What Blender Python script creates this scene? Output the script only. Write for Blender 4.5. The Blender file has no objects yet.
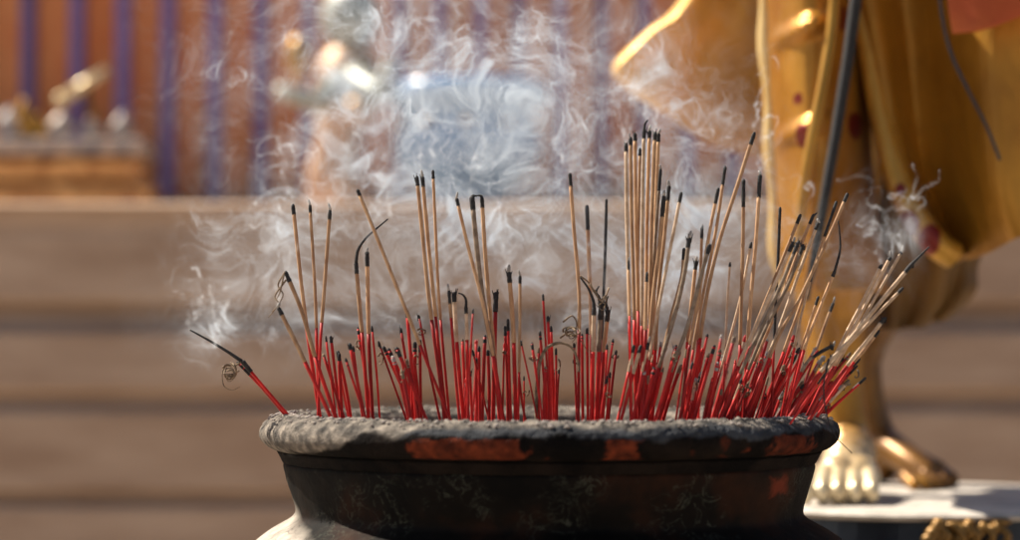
import bpy, bmesh, math, random
import numpy as np
from mathutils import Vector, Matrix, noise as mnoise
R = math.radians
random.seed(7); rng = np.random.default_rng(7)
S = bpy.context.scene
C = S.collection

# ------------------------------------------------------------------ camera
FP = 2500.0                                   # focal length in photo pixels (1020 wide)
CAM = Vector((0, -2.5, 0.835)); TILT = 0.0277
cd = bpy.data.cameras.new('camera'); cam = bpy.data.objects.new('camera', cd); C.objects.link(cam)
cam.location = CAM; cam.rotation_euler = (R(90) + TILT, 0, 0)
cd.sensor_width = 36; cd.lens = 36 * FP / 1020; cd.clip_start = 0.05; cd.clip_end = 3000
cd.dof.use_dof = True; cd.dof.focus_distance = 2.44; cd.dof.aperture_fstop = 2.8; cd.dof.aperture_blades = 0
S.camera = cam

# ------------------------------------------------------------------ light
SUN_EL, SUN_AZ = R(50), R(-65)                # azimuth clockwise from +Y : the sun is to the left, a little behind the pot
w = bpy.data.worlds.new('World'); S.world = w; w.use_nodes = True
nt = w.node_tree; bg = nt.nodes['Background']
sky = nt.nodes.new('ShaderNodeTexSky'); sky.sky_type = 'NISHITA'; sky.sun_disc = False
sky.sun_elevation = SUN_EL; sky.sun_rotation = SUN_AZ; sky.air_density = 1.0; sky.dust_density = 2.0
nt.links.new(sky.outputs[0], bg.inputs[0]); bg.inputs[1].default_value = 0.046
sd = bpy.data.lights.new('sun', 'SUN'); sun = bpy.data.objects.new('sun', sd); C.objects.link(sun)
sd.energy = 5.0; sd.angle = R(0.5); sd.color = (1, 0.90, 0.76)
sdir = Vector((math.sin(SUN_AZ) * math.cos(SUN_EL), math.cos(SUN_AZ) * math.cos(SUN_EL), math.sin(SUN_EL)))
sun.rotation_euler = sdir.to_track_quat('Z', 'Y').to_euler()
S.view_settings.view_transform = 'Standard'; S.view_settings.look = 'None'
S.view_settings.exposure = 1.06; S.view_settings.gamma = 1
S.render.engine = 'CYCLES'
S.cycles.use_denoising = True; S.cycles.denoiser = 'OPENIMAGEDENOISE'
S.cycles.max_bounces = 6; S.cycles.diffuse_bounces = 3; S.cycles.glossy_bounces = 3
S.cycles.transmission_bounces = 2; S.cycles.volume_bounces = 2; S.cycles.transparent_max_bounces = 8
S.cycles.use_adaptive_sampling = True; S.cycles.adaptive_threshold = 0.015
S.cycles.volume_step_rate = 1.0; S.cycles.volume_max_steps = 512

# ------------------------------------------------------------------ helpers
ct, st = math.cos(TILT), math.sin(TILT)
def P(px, py, D):
    """photo pixel + distance along +Y from the camera -> world point"""
    a = (px - 510) / FP; b = (270 - py) / FP
    d = Vector((a, ct - b * st, st + b * ct))
    return CAM + d * (D / d.y)

def tag(o, label=None, cat=None, group=None, kind=None):
    if label: o['label'] = label
    if cat: o['category'] = cat
    if group: o['group'] = group
    if kind: o['kind'] = kind
    return o

def empty(name, loc=(0, 0, 0)):
    o = bpy.data.objects.new(name, None); o.empty_display_size = .05
    C.objects.link(o); o.location = loc; return o

def mesh_obj(name, verts, faces, mat, parent=None, smooth=True, mats=None, fmat=None):
    me = bpy.data.meshes.new(name)
    if parent is not None:
        off = parent['_w'] if '_w' in parent else None
        pl = world_loc(parent)
        verts = [(v[0] - pl[0], v[1] - pl[1], v[2] - pl[2]) for v in verts]
    me.from_pydata([tuple(v) for v in verts], [], faces)
    me.materials.append(mat)
    if mats:
        for m in mats: me.materials.append(m)
    if fmat: me.polygons.foreach_set('material_index', fmat)
    if smooth: me.polygons.foreach_set('use_smooth', [True] * len(me.polygons))
    me.update()
    o = bpy.data.objects.new(name, me); C.objects.link(o)
    if parent is not None: o.parent = parent
    return o

def world_loc(o):
    l = Vector((0, 0, 0))
    while o is not None: l = l + o.location; o = o.parent
    return l

class MB:
    """collects simple shapes into one mesh"""
    def __init__(s): s.v = []; s.f = []
    def add(s, v, f):
        n = len(s.v); s.v += [tuple(a) for a in v]; s.f += [tuple(i + n for i in q) for q in f]
    def box(s, c, h, bev=0.0, rz=0.0, rot=None):
        bm = bmesh.new(); bmesh.ops.create_cube(bm, size=2)
        for v in bm.verts: v.co = Vector((v.co.x * h[0], v.co.y * h[1], v.co.z * h[2]))
        if bev: bmesh.ops.bevel(bm, geom=list(bm.edges), offset=bev, segments=2, profile=.5, affect='EDGES')
        M = rot if rot else Matrix.Rotation(rz, 3, 'Z')
        for v in bm.verts: v.co = M @ v.co + Vector(c)
        bm.verts.index_update()
        s.add([v.co.copy() for v in bm.verts], [[v.index for v in f.verts] for f in bm.faces]); bm.free()
    def ball(s, c, r, sub=2, rot=None):
        bm = bmesh.new(); bmesh.ops.create_icosphere(bm, subdivisions=sub, radius=1)
        r = (r, r, r) if isinstance(r, (int, float)) else r
        for v in bm.verts:
            q = Vector((v.co.x * r[0], v.co.y * r[1], v.co.z * r[2]))
            v.co = (rot @ q if rot else q) + Vector(c)
        bm.verts.index_update()
        s.add([v.co.copy() for v in bm.verts], [[v.index for v in f.verts] for f in bm.faces]); bm.free()
    def tube(s, pts, rad, n=7, cap=True):
        v, f = tube_geo(pts, rad, n, cap); s.add(v, f)
    def lathe(s, c, prof, n=48):
        v = []; f = []
        for (r, z) in prof:
            for k in range(n):
                a = 2 * math.pi * k / n; v.append((c[0] + r * math.cos(a), c[1] + r * math.sin(a), c[2] + z))
        for i in range(len(prof) - 1):
            for k in range(n):
                k2 = (k + 1) % n; f.append((i * n + k, i * n + k2, (i + 1) * n + k2, (i + 1) * n + k))
        f.append(tuple(range(n))[::-1]); f.append(tuple((len(prof) - 1) * n + k for k in range(n)))
        s.add(v, f)
    def build(s, name, mat, parent=None, smooth=True): return mesh_obj(name, s.v, s.f, mat, parent, smooth)

def tube_geo(pts, rad, n=7, cap=True):
    pts = [Vector(p) for p in pts]; m = len(pts)
    if not hasattr(rad, '__len__'): rad = [rad] * m
    v = []; f = []; ref = None
    for i, p in enumerate(pts):
        t = (pts[min(i + 1, m - 1)] - pts[max(i - 1, 0)]).normalized()
        if ref is None:
            ref = Vector((0, 1, 0)) if abs(t.y) < .8 else Vector((1, 0, 0))
        a = (ref - t * ref.dot(t)).normalized(); ref = a; b = t.cross(a)
        for k in range(n):
            q = 2 * math.pi * k / n
            v.append(p + (a * math.cos(q) + b * math.sin(q)) * rad[i])
    for i in range(m - 1):
        for k in range(n):
            k2 = (k + 1) % n; f.append((i * n + k, i * n + k2, (i + 1) * n + k2, (i + 1) * n + k))
    if cap:
        f.append(tuple(range(n))[::-1]); f.append(tuple((m - 1) * n + k for k in range(n)))
    return v, f

def spline(pts, n):
    """Catmull-Rom resample of a list of vectors"""
    pts = [Vector(p) for p in pts]
    if len(pts) < 3:
        return [pts[0].lerp(pts[-1], i / (n - 1)) for i in range(n)]
    out = []
    m = len(pts) - 1
    for i in range(n):
        t = i / (n - 1) * m; k = min(int(t), m - 1); u = t - k
        p1, p2 = pts[k], pts[k + 1]
        p0 = pts[k - 1] if k > 0 else p1 * 2 - p2
        p3 = pts[k + 2] if k + 2 <= m else p2 * 2 - p1
        out.append(0.5 * ((2 * p1) + (p2 - p0) * u + (2 * p0 - 5 * p1 + 4 * p2 - p3) * u * u + (3 * p1 - p0 - 3 * p2 + p3) * u ** 3))
    return out

def sheet(name, rows, mat, parent, nu=40, nv=40, thick=.012, disp=None):
    """a cloth-like solid sheet through a grid of (px,py,D) control points"""
    rr = [spline([P(*p) for p in r], nu) for r in rows]
    cols = [spline([rr[i][k] for i in range(len(rr))], nv) for k in range(nu)]
    g = [[cols[k][j] for k in range(nu)] for j in range(nv)]
    if disp:
        g = [[g[j][k] + Vector((0, disp(k / (nu - 1), j / (nv - 1)), 0)) for k in range(nu)] for j in range(nv)]
    v = [p for r in g for p in r]
    f = [(j * nu + k, j * nu + k + 1, (j + 1) * nu + k + 1, (j + 1) * nu + k) for j in range(nv - 1) for k in range(nu - 1)]
    o = mesh_obj(name, v, f, mat, parent)
    md = o.modifiers.new('solid', 'SOLIDIFY'); md.thickness = thick; md.offset = 0
    bv = o.modifiers.new('bevel', 'BEVEL'); bv.width = thick * .35; bv.segments = 2; bv.limit_method = 'ANGLE'
    return o

# ------------------------------------------------------------------ materials
def nodes(name):
    m = bpy.data.materials.new(name); m.use_nodes = True
    n = m.node_tree; b = n.nodes['Principled BSDF']
    return m, n, b
def N(n, t, **k):
    x = n.nodes.new(t)
    for a, v in k.items(): setattr(x, a, v)
    return x
def noise_tex(n, scale, detail=4, rough=.6, dist=0.0, coord='Object', vscale=None):
    tc = N(n, 'ShaderNodeTexCoord'); t = N(n, 'ShaderNodeTexNoise')
    t.inputs['Scale'].default_value = scale; t.inputs['Detail'].default_value = detail
    t.inputs['Roughness'].default_value = rough; t.inputs['Distortion'].default_value = dist
    src = tc.outputs[coord]
    if vscale:
        mp = N(n, 'ShaderNodeMapping'); mp.inputs['Scale'].default_value = vscale; n.links.new(src, mp.inputs[0]); src = mp.outputs[0]
    n.links.new(src, t.inputs['Vector']); return t
def ramp(n, src, stops):
    r = N(n, 'ShaderNodeValToRGB'); e = r.color_ramp.elements
    while len(e) < len(stops): e.new(.5)
    for i, (p, c) in enumerate(stops):
        e[i].position = p; e[i].color = (*c, 1) if len(c) == 3 else c
    n.links.new(src, r.inputs[0]); return r
def bump(n, b, src, strength, dist=.002):
    x = N(n, 'ShaderNodeBump'); x.inputs['Strength'].default_value = strength; x.inputs['Distance'].default_value = dist
    n.links.new(src, x.inputs['Height']); n.links.new(x.outputs[0], b.inputs['Normal'])
def mat_noise(name, c1, c2, scale=30, rough=.8, metal=0., bmp=.3, bdist=.002, lo=.35, hi=.65, detail=5, vscale=None, rnd=0.0, spec=None, dist=0.):
    m, n, b = nodes(name)
    t = noise_tex(n, scale, detail, vscale=vscale, dist=dist)
    r = ramp(n, t.outputs['Fac'], [(lo, c1), (hi, c2)])
    out = r.outputs[0]
    if rnd:
        oi = N(n, 'ShaderNodeObjectInfo'); hs = N(n, 'ShaderNodeHueSaturation')
        mr = N(n, 'ShaderNodeMapRange'); mr.inputs[3].default_value = 1 - rnd; mr.inputs[4].default_value = 1 + rnd
        n.links.new(oi.outputs['Random'], mr.inputs[0]); n.links.new(mr.outputs[0], hs.inputs['Value']); n.links.new(out, hs.inputs['Color']); out = hs.outputs[0]
    n.links.new(out, b.inputs['Base Color'])
    b.inputs['Roughness'].default_value = rough; b.inputs['Metallic'].default_value = metal
    if spec is not None: b.inputs['Specular IOR Level'].default_value = spec
    if bmp: bump(n, b, t.outputs['Fac'], bmp, bdist)
    return m

M = {}
M['ash'] = mat_noise('ash', (.20, .19, .18), (.42, .39, .36), 60, .95, bmp=.8, bdist=.004, detail=8)
M['ashbed'] = mat_noise('ash bed', (.22, .19, .17), (.42, .37, .33), 90, .95, bmp=.8, bdist=.004)
M['red'] = mat_noise('red bamboo', (.24, .005, .005), (.58, .014, .011), 60, .55, bmp=.25, bdist=.0006, vscale=(4, 4, .8), lo=.28, hi=.70, rnd=.42, spec=.35)
M['incense'] = mat_noise('incense paste', (.33, .175, .09), (.54, .34, .19), 120, .85, bmp=.5, bdist=.0008, vscale=(2, 2, .5), rnd=.22)
M['greyincense'] = mat_noise('grey incense paste', (.14, .10, .07), (.28, .21, .15), 120, .9, bmp=.5, bdist=.0008, rnd=.2)
M['paleincense'] = mat_noise('pale incense paste', (.40, .27, .17), (.62, .46, .32), 120, .85, bmp=.5, bdist=.0008, rnd=.15)
M['char'] = mat_noise('charred', (.006, .006, .007), (.03, .028, .028), 300, .8, bmp=.8, bdist=.001)
M['charsmoke'] = mat_noise('sooty', (.03, .03, .035), (.08, .075, .075), 300, .8, bmp=.5, bdist=.001)
M['curl'] = mat_noise('brown ash thread', (.10, .065, .04), (.26, .19, .12), 200, .9, bmp=.3, bdist=.0005)
M['gold'] = mat_noise('gilding', (.36, .17, .02), (.52, .28, .045), 9, .38, .55, bmp=.15, bdist=.004, detail=6)
M['goldpale'] = mat_noise('worn gilding', (.55, .42, .22), (.78, .66, .42), 14, .32, .35, bmp=.15, bdist=.003, detail=6)
M['goldolive'] = mat_noise('olive gilding', (.30, .18, .035), (.44, .28, .06), 7, .42, .45, bmp=.15, bdist=.004, detail=6)
M['goldbrown'] = mat_noise('brown gilding', (.16, .085, .02), (.28, .15, .035), 10, .45, .4, bmp=.2, bdist=.004, detail=6)
M['black'] = mat_noise('black lacquer', (.008, .010, .014), (.02, .024, .032), 20, .35, bmp=.1)
M['stone'] = mat_noise('pale stone', (.34, .31, .27), (.55, .50, .44), 25, .75, bmp=.2)

# ------------------------------------------------------------------ setting: ground, terrace
def ground():
    v = [(-800, -800, 0), (800, -800, 0), (800, 800, 0), (-800, 800, 0)]
    m, n, b = nodes('paving')
    tc = N(n, 'ShaderNodeTexCoord'); br = N(n, 'ShaderNodeTexBrick'); br.inputs['Scale'].default_value = 1.6
    br.inputs['Color1'].default_value = (.32, .26, .20, 1); br.inputs['Color2'].default_value = (.37, .30, .24, 1); br.inputs['Mortar'].default_value = (.2, .18, .16, 1)
    br.inputs['Mortar Size'].default_value = .01
    n.links.new(tc.outputs['Object'], br.inputs[0]); n.links.new(br.outputs[0], b.inputs['Base Color']); b.inputs['Roughness'].default_value = .85
    tag(mesh_obj('ground', v, [(0, 1, 2, 3)], m, smooth=False), kind='structure')
ground()

# moulded terrace wall behind the bowl
def zat(py, D): return P(510, py, D).z
def terrace():
    D = 5.5; Y = D - 2.5
    t = empty('terrace_wall', (0, Y, 0))
    tag(t, 'blurred beige moulded stone terrace wall running behind the incense bowl', 'wall')
    wallm = mat_noise('terrace plaster', (.37, .245, .165), (.52, .375, .27), 5, .8, bmp=.1, detail=8, vscale=(.5, 1, 2.5))
    # profile: (photo y, how far it stands out in metres)
    prof = [(720, .24), (560, .24), (556, .20), (502, .195), (499, .15), (488, .15), (485, .185), (410, .18), (406, .14), (394, .135), (390, .16), (386, .165),
            (333, .155), (328, .09), (310, .07), (305, .10), (300, .115), (240, .105), (232, .10), (216, .105), (208, .125), (204, .05)]
    pts = [(Y - s, max(0, zat(y, D))) for y, s in prof]
    pts.append((Y + 2.0, pts[-1][1])); pts[0] = (pts[0][0], 0.0)
    v = []; f = []
    for x in (-6, 8):
        for (yy, z) in pts: v.append((x, yy, z))
    n = len(pts)
    for i in range(n - 1): f.append((i, n + i, n + i + 1, i + 1))
    o = mesh_obj('moulding', v, f, wallm, t, smooth=False)
    bv = o.modifiers.new('bevel', 'BEVEL'); bv.width = .008; bv.segments = 3; bv.limit_method = 'ANGLE'
    return pts[-1][1]
ZT = terrace()

# shrine wall with purple strips, standing on the terrace
def shrine():
    D = 6.6; Y = D - 2.5
    t = empty('shrine_wall', (0, Y, ZT)); tag(t, 'orange-red shrine wall with upright violet strips, blurred in the background', 'wall')
    om = mat_noise('orange panel', (.78, .22, .055), (.88, .36, .13), 4, .55, bmp=.1, detail=6)
    pm = mat_noise('violet mosaic', (.12, .07, .22), (.26, .18, .42), 40, .4, bmp=.3, rnd=.2)
    b = MB(); b.box((0, Y + .15, ZT + .39), (5, .12, .39)); b.build('panel', om, t, smooth=False)
    b = MB(); b.box((0, Y + .12, ZT + .805), (5.05, .17, .025), .01); b.build('coping', M['goldbrown'], t, smooth=False)
    b = MB(); b.box((0, Y - .02, ZT + .03), (5, .18, .03), .01); b.build('base_course', M['goldbrown'], t, smooth=False)
    xs = [-66, -19, 28, 77, 123, 168, 215, 261, 308, 354, 400, 440, 480, 519, 560, 602, 644, 688, 732, 780, 1015, 1060]
    for x in xs:
        c = P(x, 100, D)
        wd = .019 if x < 290 else .015
        m_ = MB(); m_.box((c.x, Y + .005, ZT + .06 + .36), (wd, .03, .36), .006)
        m_.build('strip', pm, t, smooth=False)
shrine()

# ------------------------------------------------------------------ blurred offering table, figures, blue jar
def back_props():
    D = 6.2; Y = D - 2.5; px = lambda x, y, d=D: P(x, y, d)
    # low gilded altar at the left
    t = empty('offering_altar', px(60, 205)); tag(t, 'blurred low gilded altar with a carved front at the left edge', 'altar')
    k = D / FP
    gm = mat_noise('altar gilding', (.35, .13, .03), (.85, .50, .20), 22, .5, .3, bmp=.4, bdist=.01)
    gg = mat_noise('altar grey trim', (.10, .12, .17), (.70, .55, .42), 26, .5, .1, bmp=.4, bdist=.01)
    base = px(60, 190); b = MB()
    b.box((px(40, 193).x, Y, ZT + .04), (.29, .12, .04), .01)
    b.build('plinth', gm, t, smooth=False)
    b = MB(); b.box((px(40, 170).x, Y, px(40, 172).z), (.26, .10, .028), .008); b.build('carved_front', gm, t, smooth=False)
    b = MB(); b.box((px(38, 150).x, Y, px(38, 150).z), (.28, .12, .02), .008); b.build('tabletop', gg, t, smooth=False)
    for i, (x, y, r, mm) in enumerate([(10, 118, 14, 'g'), (38, 126, 12, 'o'), (62, 122, 15, 'g'), (92, 128, 12, 'g'), (122, 124, 13, 'g'), (24, 110, 9, 'o')]):
        c = px(x, y); z0 = px(x, 144).z; h = c.z - z0
        b = MB(); b.lathe((c.x, Y, z0), [(r * k * .6, 0), (r * k * .8, .01), (r * k * .4, .3 * h), (r * k, .7 * h), (r * k * .8, h), (r * k * .3, h + .02), (.001, h + .03)], 20)
        o = b.build('offering_bowl', M['gold'] if mm == 'o' else gg, None)
        tag(o, ['grey offering bowl at the far left of the blurred altar', 'orange-gold offering bowl second from left on the altar front', 'larger grey offering bowl in the middle of the altar',
                'small grey offering bowl right of the middle one on the altar', 'grey offering bowl at the right end of the altar', 'small gold offering bowl behind the left pair on the altar'][i],
            'bowl', 'offering bowls on the blurred altar')
    # gold rod leaning, catching the sun
    b = MB(); a, e = px(62, 100), px(107, 70); b.tube([a, a.lerp(e, .5), e], [.016, .014, .010], 12); b.ball(a, .018)
    horn = b.build('gold_horn', M['goldpale'], None); b = MB()
    b.tube([px(100, 148), px(92, 112), a.lerp(e, .5)], [.010, .009, .008], 8)
    b.build('foot', M['goldbrown'], horn)
    tag(horn, 'bright gold horn-shaped ornament slanting above the altar at the left', 'ornament')
    # standing blurred figure in the middle left
    t = empty('background_figurine', px(330, 205, 6.0)); Yf = 3.5
    tag(t, 'blurred grey-green and gold figurine with one arm held out, left of the blue jar', 'statue')
    q = lambda x, y, dy=0: P(x, y, 6.0 + dy)
    gr = mat_noise('figurine glaze', (.20, .25, .24), (.46, .46, .40), 14, .4, .1, bmp=.2, bdist=.01)
    b = MB(); b.tube([q(335, 206), q(332, 170), q(338, 130), q(345, 95), q(350, 60), q(352, 40)], [.075, .06, .05, .085, .07, .03], 20)
    b.build('robe', mat_noise('figurine robe', (.45, .24, .12), (.62, .42, .26), 10, .5, .2, bmp=.3, bdist=.01), t)
    b = MB(); b.tube([q(345, 78, -.08), q(318, 104, -.12), q(283, 92, -.14), q(276, 88, -.14)], [.035, .028, .02, .012], 14); b.build('arm', gr, t)
    b = MB(); b.ball(q(350, 18), (.07, .07, .085), 3); b.tube([q(350, -8), q(350, -30)], [.05, .01], 12); b.build('head', gr, t)
    b = MB(); b.tube([q(352, 78, -.08), q(380, 95, -.12), q(392, 60, -.14)], [.035, .028, .015], 14); b.build('arm', gr, t)
    b = MB(); b.ball(q(358, 110, -.12), .035, 3); b.build('ornament', M['gold'], t)
    b = MB(); b.ball(q(298, 60, -.05), (.03, .03, .06), 3); b.build('ornament', M['gold'], t)
    # blue jar
    D2 = 5.95; Yj = D2 - 2.5; k2 = D2 / FP; zj = lambda y: P(468, y, D2).z
    c = P(468, 100, D2)
    t = empty('blue_jar', (c.x, Yj, ZT)); tag(t, 'large blurred blue glazed jar standing on the terrace behind the smoke', 'jar')
    bm_ = mat_noise('blue glaze', (.10, .24, .50), (.22, .38, .62), 8, .22, .0, bmp=.1, bdist=.01)
    zz = lambda y: zj(y)
    prof = [(40, ZT), (42, zz(194)), (52, zz(186)), (68, zz(168)), (74, zz(148)), (72, zz(134)), (66, zz(122)), (66, zz(112)), (78, zz(104)), (82, zz(96)), (80, zz(86)), (74, zz(83)), (66, zz(86)), (60, zz(110)), (30, zz(118))]
    prof = [(r * k2, z) for r, z in prof]
    b = MB(); b.lathe((c.x, Yj, 0), prof, 64); b.build('body', bm_, t)
    b = MB()
    for a in range(-70, 80, 35):
        an = R(a - 90); rr = 70 * k2
        b.ball((c.x + rr * math.cos(an), Yj + rr * math.sin(an), zz(126)), (.016, .016, .010), 2)
    b.build('gold_studs', M['gold'], t)['kind'] = 'stuff'
back_props()

# ------------------------------------------------------------------ statue on its platform
def statue():
    ZP = .6265
    # platform
    c = P(960, 500, 3.40)
    t = empty('statue_platform', (c.x, c.y, 0)); tag(t, 'dark lacquered platform with a pale stone top under the gilded statue', 'platform')
    def plan(r):                                    # rounded plan of the slab
        pts = []
        x0, x1, y0, y1 = P(770, 500, 3.0).x - r, P(1130, 500, 3.2).x + r, .50 - r, 1.16 + r
        rad = .20
        for cx, cy, a0 in ((x1 - rad, y1 - rad, 0), (x0 + rad, y1 - rad, 90), (x0 + rad, y0 + rad, 180), (x1 - rad, y0 + rad, 270)):
            for k in range(13):
                a = R(a0 + k * 7.5); pts.append((cx + rad * math.cos(a), cy + rad * math.sin(a)))
        return pts
    def slab(levels, name, mat):
        v = []; f = []; n = 52
        for (r, z) in levels:
            v += [(x, y, z) for x, y in plan(r)]
        for i in range(len(levels) - 1):
            for k in range(n): k2 = (k + 1) % n; f.append((i * n + k, i * n + k2, (i + 1) * n + k2, (i + 1) * n + k))
        f.append(tuple(range(n))[::-1]); f.append(tuple((len(levels) - 1) * n + k for k in range(n)))
        return mesh_obj(name, v, f, mat, t, smooth=False)
    slab([(-.004, ZP - .010), (0, ZP - .008), (.002, ZP - .004), (-.004, ZP)], 'top_slab', M['stone'])
    slab([(.06, 0), (.06, .12), (.02, .16), (-.02, .20), (-.02, ZP - .12), (-.004, ZP - .08), (-.010, ZP - .0105)], 'plinth', M['black'])
    b = MB()
    for i in range(26):                            # gilded carved scroll on the plinth front
        x = 928 + 76 * random.random(); y = 521 + 26 * random.random()
        p = P(x, y, 2.99); b.ball((p.x, .492, p.z), (.006 + .007 * random.random(), .009, .004 + .005 * random.random()), 2)
    for i in range(5):
        a = P(935 + i * 15, 524, 2.99); e = P(943 + i * 15, 545, 2.99)
        b.tube(spline([(a.x, .49, a.z), ((a.x + e.x) / 2 + .01, .484, (a.z + e.z) / 2), (e.x, .49, e.z)], 8), .0045, 8)
    b.build('gilded_scroll', M['goldbrown'], t)

    t = empty('gilded_statue', P(870, 490, 3.35)); t.location.z = ZP
    tag(t, 'gilded barefoot statue in a pleated robe standing right of the incense bowl', 'statue')
    # ---- legs and feet: one continuous body
    def w2(x, y, d): return P(x, y, d)
    b = MB()
    def chain(pts, rad):
        pp = spline([w2(*p) for p in pts], 14); rr = [v.x for v in spline([(r, 0, 0) for r in rad], 14)]
        b.tube(pp, rr, 16); b.ball(pp[0], rr[0], 2); b.ball(pp[-1], rr[-1], 2)
    # front leg
    chain([(828, -60, 3.42), (832, 60, 3.38), (834, 200, 3.36), (833, 300, 3.38), (836, 375, 3.37), (846, 430, 3.36), (849, 455, 3.36)], [.095, .085, .062, .050, .036, .031, .034])
    heel = P(850, 470, 3.38); heel.z = ZP + .032; b.ball(heel, (.036, .045, .032), 3)
    # instep to ball of the foot: fans out toward the viewer
    for x, y, d, r in [(850, 452, 3.33, .037), (848, 462, 3.29, .036), (846, 470, 3.25, .034), (838, 476, 3.22, .029), (860, 476, 3.22, .028), (825, 480, 3.225, .022), (846, 480, 3.225, .022), (864, 481, 3.225, .021)]:
        b.ball(w2(x, y, d), r, 2)
    for x in (806, 822, 838, 855, 872):
        p0 = P(x + (848 - x) * .18, 483, 3.215); p0.z = ZP + .040; p1 = P(x + (848 - x) * .05, 490, 3.175); p1.z = ZP + .030; p2 = P(x, 495, 3.150); p2.z = ZP + .0165
        b.tube(spline([p0, p1, p2], 6), [.011, .0105, .0098, .0092, .0090, .009], 12)
        b.ball(p2, (.0098, .0150, .0165), 3)
    # rear leg, foot turned to the right
    chain([(905, -60, 3.62), (893, 100, 3.62), (884, 220, 3.62), (868, 310, 3.60), (856, 358, 3.60), (866, 411, 3.60), (880, 442, 3.60)], [.085, .075, .062, .050, .037, .030, .028])
    h2 = P(876, 465, 3.61); h2.z = ZP + .03; b.ball(h2, (.036, .036, .03), 3)
    def at2(x, d, z): p = P(x, 460, d); p.z = z + ZP; return p
    for dd, x1, zt in ((0, 940, .020), (-.035, 930, .018), (.03, 938, .018)):
        b.tube(spline([at2(878, 3.60, .062), at2(893, 3.585 + dd * .5, .050), at2(912, 3.56 + dd, .034), at2(x1, 3.53 + dd, zt)], 12), [.029 - .0011 * i for i in range(12)], 14)
    for x, d, r in [(951, 3.515, .012), (944, 3.485, .0105), (935, 3.465, .010), (925, 3.452, .0095), (914, 3.447, .009)]:
        p = P(x, 470, d); p.z = ZP + r; q = P(x - 10, 466, d + .03); q.z = ZP + .02
        b.tube([q, p], [r * 1.1, r], 10); b.ball(p, r * 1.05, 2)
    # pelvis, torso, arms and head above the picture
    b.tube([w2(865, -40, 3.5), w2(865, -150, 3.5), w2(865, -300, 3.5), w2(865, -420, 3.5), w2(865, -500, 3.5)], [.16, .165, .15, .17, .07], 20)
    b.tube([w2(865, -500, 3.5), w2(865, -560, 3.5)], [.06, .055], 14); b.ball(w2(865, -620, 3.48), (.085, .10, .12), 3)
    b.tube(spline([w2(740, -420, 3.5), w2(700, -260, 3.65), w2(740, -150, 3.75)], 8), [.06, .055, .05, .048, .045, .04, .036, .034], 12); b.ball(w2(865, -430, 3.5), (.20, .10, .07), 3)
    b.tube(spline([w2(990, -420, 3.5), w2(1040, -250, 3.45), w2(1010, -110, 3.25)], 8), [.06, .055, .05, .048, .045, .04, .036, .034], 12)
    # material: pale gold on the front foot, richer gold above, darker brown rear leg
    m, n, bs = nodes('statue skin gold')
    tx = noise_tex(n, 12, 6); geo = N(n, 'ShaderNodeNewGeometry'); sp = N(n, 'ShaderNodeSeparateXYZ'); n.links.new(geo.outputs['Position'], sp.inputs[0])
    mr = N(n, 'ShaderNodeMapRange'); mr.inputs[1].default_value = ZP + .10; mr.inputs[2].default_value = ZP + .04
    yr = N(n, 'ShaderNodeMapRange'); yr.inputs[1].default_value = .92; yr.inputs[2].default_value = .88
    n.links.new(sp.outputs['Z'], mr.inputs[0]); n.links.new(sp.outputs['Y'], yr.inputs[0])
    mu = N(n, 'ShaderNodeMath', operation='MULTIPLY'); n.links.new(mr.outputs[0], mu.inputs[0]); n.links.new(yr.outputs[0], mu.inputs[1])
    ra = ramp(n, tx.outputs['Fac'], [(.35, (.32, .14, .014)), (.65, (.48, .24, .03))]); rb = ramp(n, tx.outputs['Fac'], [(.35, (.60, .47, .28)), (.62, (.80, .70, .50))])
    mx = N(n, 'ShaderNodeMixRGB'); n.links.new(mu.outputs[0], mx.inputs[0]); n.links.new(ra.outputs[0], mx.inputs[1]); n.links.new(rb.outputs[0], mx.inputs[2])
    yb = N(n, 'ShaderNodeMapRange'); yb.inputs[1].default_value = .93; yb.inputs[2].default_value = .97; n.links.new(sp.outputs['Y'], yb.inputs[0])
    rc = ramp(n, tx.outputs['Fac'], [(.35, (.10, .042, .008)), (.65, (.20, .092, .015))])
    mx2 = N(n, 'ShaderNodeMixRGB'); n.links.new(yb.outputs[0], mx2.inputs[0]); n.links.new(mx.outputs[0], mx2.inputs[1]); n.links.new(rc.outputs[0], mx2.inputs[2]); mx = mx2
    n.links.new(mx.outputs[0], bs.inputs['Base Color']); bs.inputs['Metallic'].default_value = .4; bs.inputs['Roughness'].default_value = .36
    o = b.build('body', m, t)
    md = o.modifiers.new('remesh', 'REMESH'); md.mode = 'VOXEL'; md.voxel_size = .0026; md.use_smooth_shade = True
    sm = o.modifiers.new('smooth', 'SMOOTH'); sm.factor = .5; sm.iterations = 6

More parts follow.
